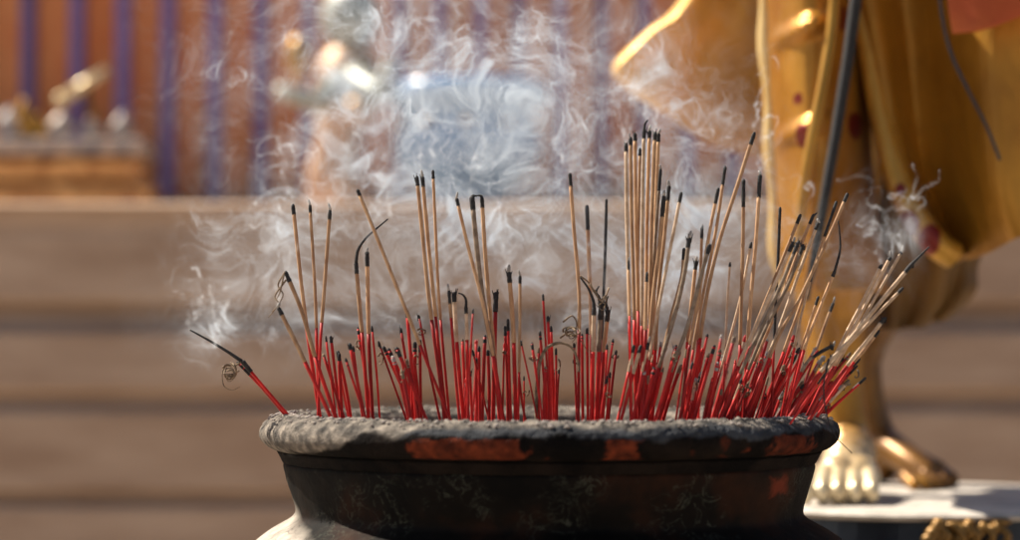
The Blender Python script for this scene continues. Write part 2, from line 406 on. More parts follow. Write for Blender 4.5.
    # robe material with red wax spots
    def robe_mat(name, c1, c2, spots, metal=.45, rough=.4):
        m, n, bs = nodes(name)
        tx = noise_tex(n, 7, 6); ra = ramp(n, tx.outputs['Fac'], [(.35, c1), (.65, c2)]); out = ra.outputs[0]
        geo = N(n, 'ShaderNodeNewGeometry')
        nz = noise_tex(n, 40, 3)
        for (x, y, d, r) in spots:
            p = P(x, y, d)
            vm = N(n, 'ShaderNodeVectorMath', operation='SUBTRACT'); n.links.new(geo.outputs['Position'], vm.inputs[0]); vm.inputs[1].default_value = p
            sc = N(n, 'ShaderNodeVectorMath', operation='MULTIPLY'); n.links.new(vm.outputs[0], sc.inputs[0]); sc.inputs[1].default_value = (1, .2, .75)
            ln = N(n, 'ShaderNodeVectorMath', operation='LENGTH'); n.links.new(sc.outputs[0], ln.inputs[0])
            ad = N(n, 'ShaderNodeMath', operation='MULTIPLY_ADD'); n.links.new(nz.outputs['Fac'], ad.inputs[0]); ad.inputs[1].default_value = r * .9; n.links.new(ln.outputs['Value'], ad.inputs[2])
            mr = N(n, 'ShaderNodeMapRange'); mr.inputs[1].default_value = r * 1.45; mr.inputs[2].default_value = r * 1.25; n.links.new(ad.outputs[0], mr.inputs[0])
            mx = N(n, 'ShaderNodeMixRGB'); mx.inputs[2].default_value = (.17, .012, .008, 1); n.links.new(mr.outputs[0], mx.inputs[0]); n.links.new(out, mx.inputs[1]); out = mx.outputs[0]
        n.links.new(out, bs.inputs['Base Color']); bs.inputs['Metallic'].default_value = metal; bs.inputs['Roughness'].default_value = rough
        tb = noise_tex(n, 16, 5, .6, .6, vscale=(2.2, 2.2, .45)); bump(n, bs, tb.outputs['Fac'], .45, .010)
        return m
    rg = robe_mat('robe gold', (.36, .145, .012), (.52, .25, .028), [(855, 125, 3.14, .014), (806, 135, 3.05, .012), (842, 20, 3.12, .014), (800, 96, 3.05, .009), (866, 180, 3.2, .008)], .5, .34)
    rb_ = robe_mat('robe olive gold', (.30, .135, .012), (.44, .215, .022), [(908, 222, 3.17, .016), (928, 240, 3.15, .022), (899, 205, 3.17, .010), (915, 205, 3.1, .007)], .45, .42)
    rgb = robe_mat('sunlit fold gold', (.46, .24, .03), (.60, .34, .06), [(908, 222, 3.12, .014), (928, 240, 3.12, .016), (899, 190, 3.12, .008)], .4, .36)  # brighter than the sleeve: sunlight on the rolled fold put into its colour
    # cloth wrapped round the front thigh: fold ridges at photo y 8 and 105
    def fold(u, v):
        y = -120 + v * 400; d = 0
        for yc, sl in ((10, -10), (106, -14)):
            yy = yc + sl * (u * 3) if u < .35 else yc + sl * 1.05 - (u - .35) * 60
            d -= .020 * math.exp(-((y - yy) / 7) ** 2) * (1 if u < .6 else max(0, 1 - (u - .6) * 4))
        d += .010 * math.sin(u * 16 + v * 2.5) * (0.3 + .7 * u)
        return d
    rows = []
    for y, xl, xr in ((-120, 758, 885), (-20, 762, 872), (60, 764, 868), (130, 768, 866), (200, 772, 872), (262, 776, 880), (290, 782, 886)):
        rows.append([(xl + 10, y, 3.36), (xl, y, 3.27), (xl + 5, y, 3.20), (xl + 19, y, 3.115), (xl + 40, y, 3.08), (xl + 64, y, 3.09), (xl + 86, y, 3.14), (xr, y + 4, 3.24)])
    sheet('robe', rows, rg, t, 90, 140, .010, fold)
    b2 = MB(); b2.tube(spline([P(756 + 4, -120, 3.20), P(765, -20, 3.185), P(768, 60, 3.18), P(772, 130, 3.18), P(775, 200, 3.18), P(779, 262, 3.18), P(784, 288, 3.19)], 30), [.0105 + .003 * math.sin(i * .9) for i in range(30)], 14); b2.build('robe_edge_highlight', mat_noise('edge highlight gold', (.60, .38, .12), (.78, .56, .24), 20, .34, .3), t)  # added pale tube: sun highlight on the robe's left edge, put into colour
    # narrow raised hem band running down the wrap
    b2 = MB(); b2.tube(spline([P(836, -60, 3.05), P(834, 10, 3.05), P(824, 80, 3.04), P(812, 140, 3.04), P(803, 200, 3.05), P(797, 270, 3.06)], 24), .0075, 10); b2.build('hem_band', M['gold'], t)
    # big hanging sleeve / outer robe at the right
    left = [(-120, 842), (-30, 852), (50, 868), (120, 880), (170, 892), (210, 908), (240, 930), (257, 950)]
    rows = []
    for i, (y, x) in enumerate(left):
        f = i / 7
        hemx = [(1180, -140), (1165, -60), (1150, 10), (1140, 70), (1130, 120), (1120, 160), (1110, 190), (1100, 212)][i]
        def mid(s, dy=0): return (x + (hemx[0] - x) * s, y + (hemx[1] - y) * s + dy)
        r = [(x - 2 + 10 * f, y - 4, 3.30), (x, y, 3.19), (x + 12, y + 1, 3.145)]
        for s, d in ((.14, 3.17), (.30, 3.10), (.45, 3.04), (.62, 3.02), (.8, 3.08), (1, 3.2)):
            xx, yy = mid(s); r.append((xx, yy + (6 * f if s < .4 else 0), d + .02 * f))
        rows.append(r)
    def fold2(u, v): return .010 * math.sin(u * 17 + 1.3 * v) + .006 * math.sin(u * 31 - 2 * v)
    sheet('sleeve', rows, rb_, t, 100, 90, .014, fold2)
    fe = [(842, -120, 3.17), (852, -30, 3.16), (868, 50, 3.15), (881, 120, 3.14), (894, 170, 3.13), (912, 212, 3.12), (934, 242, 3.12), (953, 256, 3.13)]
    b2 = MB(); b2.tube(spline([P(*q) for q in fe], 60), [.009 + .009 * min(1, i / 45) for i in range(60)], 14); b2.build('rolled_fold', rgb, t)
    b2 = MB(); b2.tube(spline([P(938, -50, 2.985), P(940, 0, 2.985), P(950, 50, 2.985), (P(968, 90, 2.985)), P(986, 125, 2.985), P(1000, 160, 2.99)], 24), .0022, 8); b2.build('fold_line', M['black'], t)  # dark line of a fold, drawn as a thin black tube
    b2 = MB()
    rr = [[(948, -60, 2.99), (1000, -60, 2.97), (1060, -60, 2.98)], [(948, 0, 2.985), (1000, 0, 2.965), (1060, -8, 2.97)], [(953, 34, 2.985), (990, 28, 2.965), (1060, 0, 2.97)]]
    sheet('orange_trim', rr, mat_noise('orange trim', (.42, .07, .010), (.55, .13, .02), 12, .5, .2), t, 16, 16, .006)
    # under-robe showing below the sleeve
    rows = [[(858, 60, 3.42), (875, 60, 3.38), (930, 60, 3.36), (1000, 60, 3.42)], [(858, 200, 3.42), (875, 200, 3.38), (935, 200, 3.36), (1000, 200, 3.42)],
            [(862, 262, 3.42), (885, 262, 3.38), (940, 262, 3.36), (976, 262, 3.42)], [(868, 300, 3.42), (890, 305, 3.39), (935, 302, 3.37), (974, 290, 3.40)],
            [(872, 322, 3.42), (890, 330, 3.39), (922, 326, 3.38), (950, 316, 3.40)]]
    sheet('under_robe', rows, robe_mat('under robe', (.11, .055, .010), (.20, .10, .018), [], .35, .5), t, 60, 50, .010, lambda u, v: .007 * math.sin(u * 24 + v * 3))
    # back drape at the left: a flying sash with a rolled bright edge
    rows = [[(735, -110, 3.60), (745, -110, 3.54), (765, -100, 3.58), (800, -100, 3.66)], [(684, 0, 3.62), (694, 2, 3.55), (735, 10, 3.59), (800, 10, 3.68)],
            [(648, 34, 3.62), (658, 38, 3.55), (715, 55, 3.60), (800, 60, 3.68)], [(617, 66, 3.62), (628, 76, 3.55), (705, 105, 3.60), (800, 120, 3.68)],
            [(622, 82, 3.63), (645, 98, 3.57), (705, 140, 3.62), (800, 170, 3.70)]]
    sheet('sash', rows, robe_mat('sash gold', (.60, .30, .06), (.78, .44, .10), [], .35, .42), t, 60, 60, .012, lambda u, v: .010 * math.sin(u * 14 + v * 4))
    # upper garment above the picture
    b2 = MB(); b2.tube([P(868, -90, 3.45), P(868, -160, 3.47), P(868, -280, 3.5), P(868, -400, 3.5), P(868, -470, 3.5)], [.24, .20, .18, .20, .09], 28); b2.build('tunic', M['goldolive'], t)
    # staff held by the statue
    b2 = MB(); b2.tube([P(880, -160, 3.0), P(856, 0, 3.0), P(848, 60, 3.0), P(835, 140, 3.0), P(820, 225, 3.0), P(806, 300, 3.0)], [.008, .0075, .0072, .0068, .006, .004], 10)
    tag(b2.build('staff', M['char'], None), 'slender black staff slanting down in front of the gilded statue', 'staff')
statue()

# ------------------------------------------------------------------ the incense bowl
PX = .039; ZR = .760; RO = .287
def pot():
    t = empty('incense_bowl', (PX, 0, 0)); tag(t, 'big dark clay incense bowl with a thick ash-crusted rim and red paint remains', 'bowl')
    n = 900
    # rim cross-section (radius, z): rolled rim
    prof = []
    cr, cz, ra, rbz = .2625, ZR - .0175, .0255, .0175
    for k in range(31):
        a = R(-150 + k * 10)                       # from under-inside round the outside to the inside
        prof.append((cr + ra * math.cos(a), cz + rbz * math.sin(a)))
    prof = prof[5:]                                # start under the outside
    prof = [(.2645, ZR - .0465), (.2675, ZR - .041), (.2710, ZR - .035)] + prof[1:] + [(.238, ZR - .06), (.236, ZR - .09)]
    # densify
    P2 = []
    for i in range(len(prof) - 1):
        for s in (0, .5): P2.append((prof[i][0] * (1 - s) + prof[i + 1][0] * s, prof[i][1] * (1 - s) + prof[i + 1][1] * s))
    P2.append(prof[-1]); prof = P2; m = len(prof)
    v = []; ashm = []; redm = []; coat = []
    patches = [(-.142, -.030, .451, .4575, 1), (.040, .108, .4425, .458, 1), (.200, .262, .441, .456, .8)]
    for i, (r, z) in enumerate(prof):
        for k in range(n):
            a = 2 * math.pi * k / n; ca, sa = math.cos(a), math.sin(a)
            p = Vector((r * ca, r * sa, z))
            up = max(0, min(1, (z - (ZR - .017)) / .008))
            nz = mnoise.fractal(p * 60, .7, 2.1, 5); nl = mnoise.fractal(p * 18 + Vector((3, 1, 2)), .8, 2, 3)
            d = up * (.0016 * nz + .0007 * nl + .0002 + .0010 * mnoise.noise(p * 260))
            d += (1 - up) * .0006 * nz
            topf = max(0, min(1, (z - (ZR - .006)) / .005))
            lump = (max(0, mnoise.noise(p * 80) - .1) * .0035 + max(0, mnoise.noise(p * 230)) * .0035) * topf
            dr = (r - cr) / ra; dz = (z - cz) / rbz
            q = Vector((ca * dr, sa * dr, dz)).normalized() * d if i < m - 8 else Vector((0, 0, 0))
            v.append(p + q + Vector((0, 0, lump)))
            edge = mnoise.fractal(p * 30 + Vector((9, 0, 0)), .8, 2, 4) * .008
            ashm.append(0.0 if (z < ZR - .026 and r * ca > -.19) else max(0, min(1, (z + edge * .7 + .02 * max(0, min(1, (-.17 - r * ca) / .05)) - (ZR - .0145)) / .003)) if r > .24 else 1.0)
            coat.append(max(0, min(1, (z + edge * .45 + .03 * max(0, min(1, (-.12 - r * ca) / .06)) - (ZR - (.0062 if sa < 0 else .03))) / .003)))  # where ash stays pale; below it the front face gets its painted shade
            rm = 0
            if sa < 0:
                x = p.x; e = mnoise.fractal(p * 55, .7, 2, 4)
                for (x0, x1, wgt) in ((-.130, -.020, 1), (.038, .085, 1), (.195, .25, .75), (-.002, .004, .8), (.122, .126, .5), (.148, .156, .5), (.174, .180, .7)):
                    ed = min(x - x0, x1 - x) / .010 + e * 1.6
                    rm = max(rm, min(1, max(0, ed * 2.2 - .9)) * wgt * (.75 + .5 * mnoise.noise(p * 140)))
                if z > ZR - .0135 + .002 * e or z < ZR - .0325: rm *= 0
            redm.append(rm)
    f = [(i * n + k, i * n + (k + 1) % n, (i + 1) * n + (k + 1) % n, (i + 1) * n + k) for i in range(m - 1) for k in range(n)]
    v = [p + Vector((PX, 0, 0)) for p in v]
    mt, nd, bs = nodes('rim clay')
    def attr(nm): a = N(nd, 'ShaderNodeAttribute'); a.attribute_name = nm; return a.outputs['Fac']
    tn = noise_tex(nd, 70, 8); t2 = noise_tex(nd, 22, 5)
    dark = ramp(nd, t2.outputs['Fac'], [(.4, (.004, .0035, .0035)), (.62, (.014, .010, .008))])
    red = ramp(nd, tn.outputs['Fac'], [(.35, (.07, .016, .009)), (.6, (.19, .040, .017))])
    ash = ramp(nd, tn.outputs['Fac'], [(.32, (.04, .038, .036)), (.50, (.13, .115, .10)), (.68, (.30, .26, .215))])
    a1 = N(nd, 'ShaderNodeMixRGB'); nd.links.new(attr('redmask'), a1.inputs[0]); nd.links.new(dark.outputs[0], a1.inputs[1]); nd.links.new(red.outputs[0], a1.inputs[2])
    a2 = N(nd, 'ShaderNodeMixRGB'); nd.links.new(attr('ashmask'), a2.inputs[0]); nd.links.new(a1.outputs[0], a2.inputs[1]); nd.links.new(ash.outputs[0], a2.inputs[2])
    shaded_rim = ramp(nd, t2.outputs['Fac'], [(.35, (.028, .030, .034)), (.65, (.075, .080, .088))])  # dark grey for the rim's front face: shade put into the colour
    a3 = N(nd, 'ShaderNodeMixRGB'); nd.links.new(attr('litmask'), a3.inputs[0]); nd.links.new(shaded_rim.outputs[0], a3.inputs[1]); nd.links.new(ash.outputs[0], a3.inputs[2]); nd.links.new(a3.outputs[0], a2.inputs[2])
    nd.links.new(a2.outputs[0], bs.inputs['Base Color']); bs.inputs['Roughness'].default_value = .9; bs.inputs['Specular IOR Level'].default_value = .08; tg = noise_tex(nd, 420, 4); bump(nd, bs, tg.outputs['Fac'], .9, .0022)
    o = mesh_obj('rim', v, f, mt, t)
    for nm, dat in (('ashmask', ashm), ('redmask', redm), ('litmask', coat)):
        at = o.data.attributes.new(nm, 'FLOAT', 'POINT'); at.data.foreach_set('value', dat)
    # neck and belly
    prof = [(.2600, ZR - .044), (.2640, ZR - .0485), (.2615, ZR - .060), (.2555, ZR - .080), (.2525, ZR - .091), (.253, ZR - .098), (.260, ZR - .104), (.277, ZR - .114), (.297, ZR - .129), (.330, ZR - .160), (.352, ZR - .22), (.362, ZR - .28),
            (.355, ZR - .35), (.33, ZR - .43), (.29, ZR - .52), (.245, ZR - .60), (.21, ZR - .66), (.195, ZR - .70), (.205, ZR - .74), (.215, 0)]
    pv = spline([Vector((r, 0, z)) for r, z in prof], 150)
    n2 = 240; v = []
    for i, p in enumerate(pv):
        for k in range(n2):
            a = 2 * math.pi * k / n2; q = Vector((p.x * math.cos(a), p.x * math.sin(a), max(0, p.z)))
            d = .0012 * mnoise.fractal(q * 25, .8, 2, 3)
            v.append(q * (1 + 0) + Vector((math.cos(a) * d + PX, math.sin(a) * d, 0)))
    f = [(i * n2 + k, i * n2 + (k + 1) % n2, (i + 1) * n2 + (k + 1) % n2, (i + 1) * n2 + k) for i in range(149) for k in range(n2)]
    mt, nd, bs = nodes('belly clay')
    tn = noise_tex(nd, 45, 8, .7); t2 = noise_tex(nd, 9, 4)
    dark = ramp(nd, t2.outputs['Fac'], [(.40, (.002, .002, .002)), (.52, (.006, .0045, .0035)), (.66, (.026, .010, .005))])
    # pale scratched lichen-like marks
    t3 = noise_tex(nd, 38, 6, .6, 1.4); band = ramp(nd, t3.outputs['Fac'], [(.49, (0, 0, 0)), (.505, (1, 1, 1)), (.52, (0, 0, 0))])
    t4 = noise_tex(nd, 14, 3); msk = ramp(nd, t4.outputs['Fac'], [(.47, (0, 0, 0)), (.60, (1, 1, 1))])
    mm = N(nd, 'ShaderNodeMath', operation='MULTIPLY'); nd.links.new(band.outputs[0], mm.inputs[0]); nd.links.new(msk.outputs[0], mm.inputs[1])
    mmm = N(nd, 'ShaderNodeMath', operation='MULTIPLY'); nd.links.new(mm.outputs[0], mmm.inputs[0]); mmm.inputs[1].default_value = .5
    x1 = N(nd, 'ShaderNodeMixRGB'); nd.links.new(mmm.outputs[0], x1.inputs[0]); nd.links.new(dark.outputs[0], x1.inputs[1]); x1.inputs[2].default_value = (.11, .12, .09, 1)
    # world position, for the red patch and the painted sunlit side
    geo = N(nd, 'ShaderNodeNewGeometry'); sp = N(nd, 'ShaderNodeSeparateXYZ'); nd.links.new(geo.outputs['Position'], sp.inputs[0])
    # red patch
    vm = N(nd, 'ShaderNodeVectorMath', operation='SUBTRACT'); nd.links.new(geo.outputs['Position'], vm.inputs[0]); pp = P(777, 485, 2.37); vm.inputs[1].default_value = pp
    ab = N(nd, 'ShaderNodeVectorMath', operation='ABSOLUTE'); nd.links.new(vm.outputs[0], ab.inputs[0]); s3 = N(nd, 'ShaderNodeSeparateXYZ'); nd.links.new(ab.outputs[0], s3.inputs[0])
    mxx = N(nd, 'ShaderNodeMath', operation='MAXIMUM'); nd.links.new(s3.outputs['X'], mxx.inputs[0]); nd.links.new(s3.outputs['Z'], mxx.inputs[1])
    mad = N(nd, 'ShaderNodeMath', operation='MULTIPLY_ADD'); nd.links.new(tn.outputs['Fac'], mad.inputs[0]); mad.inputs[1].default_value = .022; nd.links.new(mxx.outputs[0], mad.inputs[2])
    mr = N(nd, 'ShaderNodeMapRange'); mr.inputs[1].default_value = .0215; mr.inputs[2].default_value = .0155; nd.links.new(mad.outputs[0], mr.inputs[0])
    yy = N(nd, 'ShaderNodeMath', operation='LESS_THAN'); nd.links.new(sp.outputs['Y'], yy.inputs[0]); yy.inputs[1].default_value = 0
    ml = N(nd, 'ShaderNodeMath', operation='MULTIPLY'); nd.links.new(mr.outputs[0], ml.inputs[0]); nd.links.new(yy.outputs[0], ml.inputs[1])
    x2 = N(nd, 'ShaderNodeMixRGB'); nd.links.new(ml.outputs[0], x2.inputs[0]); nd.links.new(x1.outputs[0], x2.inputs[1]); x2.inputs[2].default_value = (.15, .028, .012, 1)
    # pale cracked tone on shoulder and left flank: sunlight painted into the colour
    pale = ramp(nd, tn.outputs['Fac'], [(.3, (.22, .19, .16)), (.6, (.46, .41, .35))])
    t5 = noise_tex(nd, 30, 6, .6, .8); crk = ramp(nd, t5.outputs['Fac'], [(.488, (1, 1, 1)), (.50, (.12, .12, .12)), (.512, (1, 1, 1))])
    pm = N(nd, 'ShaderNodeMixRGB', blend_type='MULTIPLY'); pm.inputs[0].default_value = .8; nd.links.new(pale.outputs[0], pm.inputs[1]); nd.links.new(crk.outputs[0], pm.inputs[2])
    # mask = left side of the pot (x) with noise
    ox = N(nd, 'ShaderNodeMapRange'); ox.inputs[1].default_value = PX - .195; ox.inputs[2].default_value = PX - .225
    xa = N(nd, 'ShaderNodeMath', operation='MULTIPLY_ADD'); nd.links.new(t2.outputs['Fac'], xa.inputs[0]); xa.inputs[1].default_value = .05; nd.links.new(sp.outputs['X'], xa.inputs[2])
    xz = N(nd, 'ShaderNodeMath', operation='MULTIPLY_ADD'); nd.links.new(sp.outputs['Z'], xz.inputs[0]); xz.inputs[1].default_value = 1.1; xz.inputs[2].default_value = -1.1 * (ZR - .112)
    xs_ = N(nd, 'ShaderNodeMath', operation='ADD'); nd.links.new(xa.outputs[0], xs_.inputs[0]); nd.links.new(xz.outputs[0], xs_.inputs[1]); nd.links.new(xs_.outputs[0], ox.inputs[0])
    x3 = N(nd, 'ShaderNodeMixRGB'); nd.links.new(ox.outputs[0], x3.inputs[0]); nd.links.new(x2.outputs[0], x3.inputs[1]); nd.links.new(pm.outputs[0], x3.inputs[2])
    nd.links.new(x3.outputs[0], bs.inputs['Base Color']); bs.inputs['Roughness'].default_value = .7; bs.inputs['Specular IOR Level'].default_value = .08
    bump(nd, bs, tn.outputs['Fac'], .5, .003)
    mesh_obj('belly', v, f, mt, t)
    # ash bed
    n3 = 120; v = [(PX, 0, ZR - .040)]; f = []
    for i in range(1, 31):
        for k in range(n3):
            a = 2 * math.pi * k / n3; r = .2365 * i / 30; p = Vector((r * math.cos(a), r * math.sin(a), 0))
            v.append((p.x + PX, p.y, ZR - .040 + .010 * mnoise.fractal(p * 25, .7, 2, 5)))
    for k in range(n3): f.append((0, 1 + k, 1 + (k + 1) % n3))
    for i in range(29):
        for k in range(n3): a, b = 1 + i * n3, 1 + (i + 1) * n3; f.append((a + k, b + k, b + (k + 1) % n3, a + (k + 1) % n3))
    b = MB(); b.add(v, f)
    for i in range(700):
        a = random.uniform(math.pi * .95, math.pi * 2.05) if random.random() < .75 else random.uniform(0, 6.28)
        r = random.gauss(.262, .010); r = min(.280, r); s_ = random.uniform(.0006, .0021)
        zr_ = ZR - .0175 + .0185 * math.sqrt(max(0, 1 - ((r - .2625) / .0275) ** 2))
        b.ball((PX + r * math.cos(a), r * math.sin(a), zr_ + s_ * .3), (s_ * random.uniform(.8, 2), s_, s_ * .8), 1)
    tag(b.build('ash', M['ashbed']), kind='stuff')
pot()

# ------------------------------------------------------------------ incense sticks
ZB = ZR - .055
G = 'burning incense sticks standing in the ash of the bowl'
def wpath(pts, D, lean=0.0):
    """photo points -> world, with a depth lean; last point runs on down into the ash"""
    y0 = pts[0][1]
    out = []
    for (x, y) in pts: out.append(P(x, y, D + lean * (y - y0) / 250))
    a, b = out[-2], out[-1]; d = (b - a)
    if d.z < -1e-4 and b.z > ZB:
        s = (ZB - b.z) / d.z; out.append(b + d * s)
    return out
def seg(path, z_hi, z_lo):
    """piece of a path between two heights (path runs downwards)"""
    pts = []
    def at(z):
        for a, b in zip(path, path[1:]):
            if (a.z - z) * (b.z - z) <= 0 and abs(a.z - b.z) > 1e-9: return a.lerp(b, (a.z - z) / (a.z - b.z))
        return path[0] if z > path[0].z else path[-1]
    pts.append(at(z_hi)); pts += [p for p in path if z_lo + 1e-4 < p.z < z_hi - 1e-4]; pts.append(at(z_lo)); return pts
def stick(pts, red, wd=4, D=2.40, label=None, char=8, coat='incense', hook=None, curls=None, lean=0.0, group=None, rw=None, tip='char', jag=0):
    path = wpath(pts, D, lean); path = spline(path, 26) if len(path) > 2 else path
    k = D / FP; wd *= random.uniform(.82, .96); r = wd * .5 * k; rr = (rw if rw else wd * random.uniform(.82, .98)) * .5 * k
    base = path[-1]
    t = empty('incense_stick', base)
    tag(t, label, 'incense stick', group or G)
    yt = pts[0][1]
    zt = path[0].z; zr = P(500, red, D).z if red else zt; zc = P(500, yt + char, D).z
    if red and red > yt + 2:
        s = spline(seg(path, max(zr + .002, min(zt, zc + .001)), zr), 18)
        rad = [r * (1 + .10 * mnoise.noise(Vector((p.x * 40, p.y * 40, p.z * 120)))) for p in s]; rad[-1] *= .85
        b = MB(); b.tube(s, rad, 9); b.build('incense_paste', M[coat], t)
    b = MB(); s = spline(seg(path, zr, path[-1].z), 10); b.tube(s, [rr * (1 + .08 * mnoise.noise(p * 60)) for p in s], 8); b.build('bamboo_stem', M['red'], t)
    b = MB()
    top = seg(path, zt, min(zc, zt - .002)); rr2 = (r if red and red > yt + 2 else rr)
    s = spline(top, 7); tops = [s[0] + (s[0] - s[-1]).normalized() * .002] + s
    b.tube(tops, [rr2 * .55] + [rr2 * (1.06 + .22 * mnoise.noise(p * 500)) for p in s[:-1]] + [rr2 * 1.03], 8)
    for j in range(jag):
        a = s[0]; dx = (random.random() - .5) * 2 * r * 2
        b.tube([a + Vector((dx * .3, 0, -.004)), a + Vector((dx, (random.random() - .5) * r, .0015 + .004 * random.random()))], [r * .5, r * .15], 6)
    if hook:
        h = spline([path[0]] + [P(x, y, D) for x, y in hook], 14)
        b.tube(h, [rr2 * (.9 - .55 * i / 13) for i in range(14)], 7)
    b.build('charred_tip' if tip == 'char' else 'ashy_tip', M[tip], t)
    if tip == 'char' and not hook and red and random.random() < .3:
        c = MB(); e0 = tops[0]; e1 = e0 + Vector((random.uniform(-.002, .002), 0, random.uniform(.003, .006)))
        c.tube([e0 - (e1 - e0) * .3, e0.lerp(e1, .6), e1], [rr2 * .75, rr2 * .7, rr2 * .35], 7); c.build('ash_cap', M['ash'], t)
    for cpts in (curls or []):
        c = MB(); h = spline([P(x, y, D - .006 + .012 * random.random()) for x, y in cpts], 6 * len(cpts))
        c.tube(h, [.0010 - .0007 * i_ / len(h) for i_ in range(len(h))], 5); c.build('curled_ash', M['curl'], t)
    return t

def swirl(x, y, w, h, n=2, k=5):
    """ash threads: smooth loose coils that shrink as they hang down from the stick"""
    out = []
    for i in range(n):
        a0 = random.random() * 6.3; ww = w * random.uniform(.4, 1); hh = h * random.uniform(.35, .9); turns = random.uniform(.7, 1.8); pts = []
        m = int(turns * 9)
        for j in range(m + 1):
            u = j / m; a = a0 + 6.28 * turns * u; s_ = 1 - .55 * u
            pts.append((x + math.cos(a) * ww * s_ + random.uniform(-.5, .5), y + math.sin(a) * hh * s_ * .7 + hh * u * .8 + random.uniform(-.5, .5)))
        out.append(pts)
    return out

# --- the far left
stick([(243, 362), (262, 385), (287, 414)], 372, 5, 2.42, 'bent stick lying far out over the left rim with a long curved black char', 10, 'char', hook=[(228, 352), (210, 341), (190, 330)], rw=3.2, curls=swirl(230, 370, 10, 13, 4) + [[(241, 362), (234, 366), (226, 366), (222, 374), (224, 386), (232, 390), (240, 387)]])
stick([(238, 363), (262, 388), (284, 414)], None, 3.2, 2.43, 'thin red stick lying just under the bent one over the left rim', 12)
stick([(293, 206), (302, 290), (310, 350), (321, 424)], 327, 4, 2.42, 'leftmost of the three tall thin sticks at the left side of the bowl', 9)
stick([(310, 206), (315, 290), (317, 350), (319, 424)], 328, 3.6, 2.45, 'upright middle one of the three tall thin sticks at the left', 7)
stick([(330, 211), (325, 280), (320, 350), (318, 424)], 322, 4, 2.40, 'rightmost of the three tall thin sticks at the left, leaning right', 9)
stick([(286, 273), (302, 312), (316, 360), (338, 424)], 357, 4.6, 2.37, 'left-leaning stick with a pale ash flake hanging from its black tip', 9, curls=[[(285, 272), (278, 285), (283, 295), (276, 308), (268, 318)], [(284, 274), (280, 292), (276, 300)], [(286, 280), (275, 296), (279, 304), (272, 312)]])
stick([(279, 309), (292, 335), (305, 362), (334, 424)], 362, 4.6, 2.35, 'lowest left-leaning stick beside the left rim, with a round burnt tip', 6)
# --- left middle
stick([(356, 264), (359, 300), (363, 345), (369, 424)], 332, 5, 2.44, 'stick with a long thin black arc curling from its tip to the right', 10, 'incense', hook=[(358, 250), (366, 238), (376, 229), (388, 219)], jag=2)
stick([(367, 253), (368, 300), (369, 345), (373, 424)], 334, 4.4, 2.45, 'straight brown stick just right of the one with the black arc', 14)
stick([(358, 191), (378, 240), (398, 290), (420, 345), (452, 424)], 345, 4.2, 2.36, 'long brown stick leaning strongly left across the middle left', 5, 'incense')
stick([(417, 178), (423, 240), (429, 300), (440, 380), (445, 424)], 320, 4.2, 2.39, 'left one of the tall close pair left of centre', 8, jag=2)
stick([(422.5, 178), (428, 240), (434, 300), (442, 380), (447, 424)], 316, 4.2, 2.395, 'right one of the tall close pair left of centre', 9, jag=2)
stick([(433, 172), (436, 240), (439, 300), (446, 380), (450, 424)], 320, 3.6, 2.43, 'single tall thin stick just right of the close pair', 7)
stick([(449, 292), (452, 330), (456, 380), (460, 424)], 318, 3.4, 2.38, 'medium stick with a forked black tip left of centre', 12, jag=2)
stick([(454, 294), (456, 330), (459, 370), (464, 424)], 342, 5, 2.39, 'thick medium stick with a jagged black head left of centre', 9, 'paleincense', jag=3)
stick([(466, 308), (467, 340), (468, 424)], 340, 4.2, 2.38, 'medium stick with a black tip hooked over to the left', 6, 'paleincense', hook=[(466, 300), (463, 295), (458, 293)])
stick([(457, 200), (469, 250), (482, 300), (494, 360), (503, 424)], 356, 4.2, 2.37, 'tall stick with plain black tip, leaning left of the hooked pair', 7)
stick([(472, 198), (477, 250), (483, 300), (493, 355), (504, 424)], 356, 5.4, 2.385, 'thick greyish tall stick whose char bends over to its neighbour', 12, 'greyincense', hook=[(473, 196), (477, 196)])
stick([(482, 199), (485, 250), (489, 300), (495, 360), (500, 424)], 358, 4.4, 2.39, 'tall stick right of the thick grey one, black char bent left at the top', 9, hook=[(481, 196), (477, 195.5)])
stick([(496, 294), (495, 330), (493, 424)], 312, 5, 2.42, 'short stick with a fat fuzzy black head right of the hooked pair', 18, 'char', jag=5)
stick([(509, 273), (512, 310), (514, 350), (516, 424)], 343, 5.4, 2.38, 'medium stick with a ragged black crown at the centre', 10, jag=4)
stick([(520, 277), (520, 320), (518, 424)], 372, 3.2, 2.37, 'thin medium stick right beside the ragged-crowned one at the centre', 7)
stick([(543, 296), (545, 330), (550, 424)], None, 2.8, 2.38, 'slim all-red stick rising above the short ones right of centre', 5)
stick([(570, 175), (574, 230), (579, 290), (579, 340), (578, 424)], 329, 4.2, 2.38, 'tall lone stick with pointed black tip left of the two blurred ones', 12, curls=[[(580, 276), (588, 282), (594, 292), (600, 296)]])
stick([(587, 207), (589, 260), (591, 320), (593, 424)], 335, 4.2, 2.535, 'left one of the two blurred dark sticks at the back of the bowl', 24, 'incense')
stick([(606.5, 201), (605, 260), (603, 310), (599, 424)], 340, 3.4, 2.53, 'right one of the two blurred dark sticks, black nearly all the way', 84, 'char')
tangle = [[(594, 290), (600, 300), (606, 296), (603, 310), (595, 304)], [(590, 284), (598, 298), (605, 304)], [(609, 288), (604, 300), (598, 306)], [(563, 322), (572, 316), (577, 325), (570, 334), (566, 328)], [(560, 338), (570, 332), (580, 340), (588, 352)]]
stick([(594, 308), (593, 350), (591, 424)], 352, 5.2, 2.37, 'left one of the three thick sticks under the tangled black char', 8, 'paleincense', hook=[(593, 300), (588, 288), (580, 277)], curls=tangle[:2] + swirl(572, 330, 10, 12, 3))
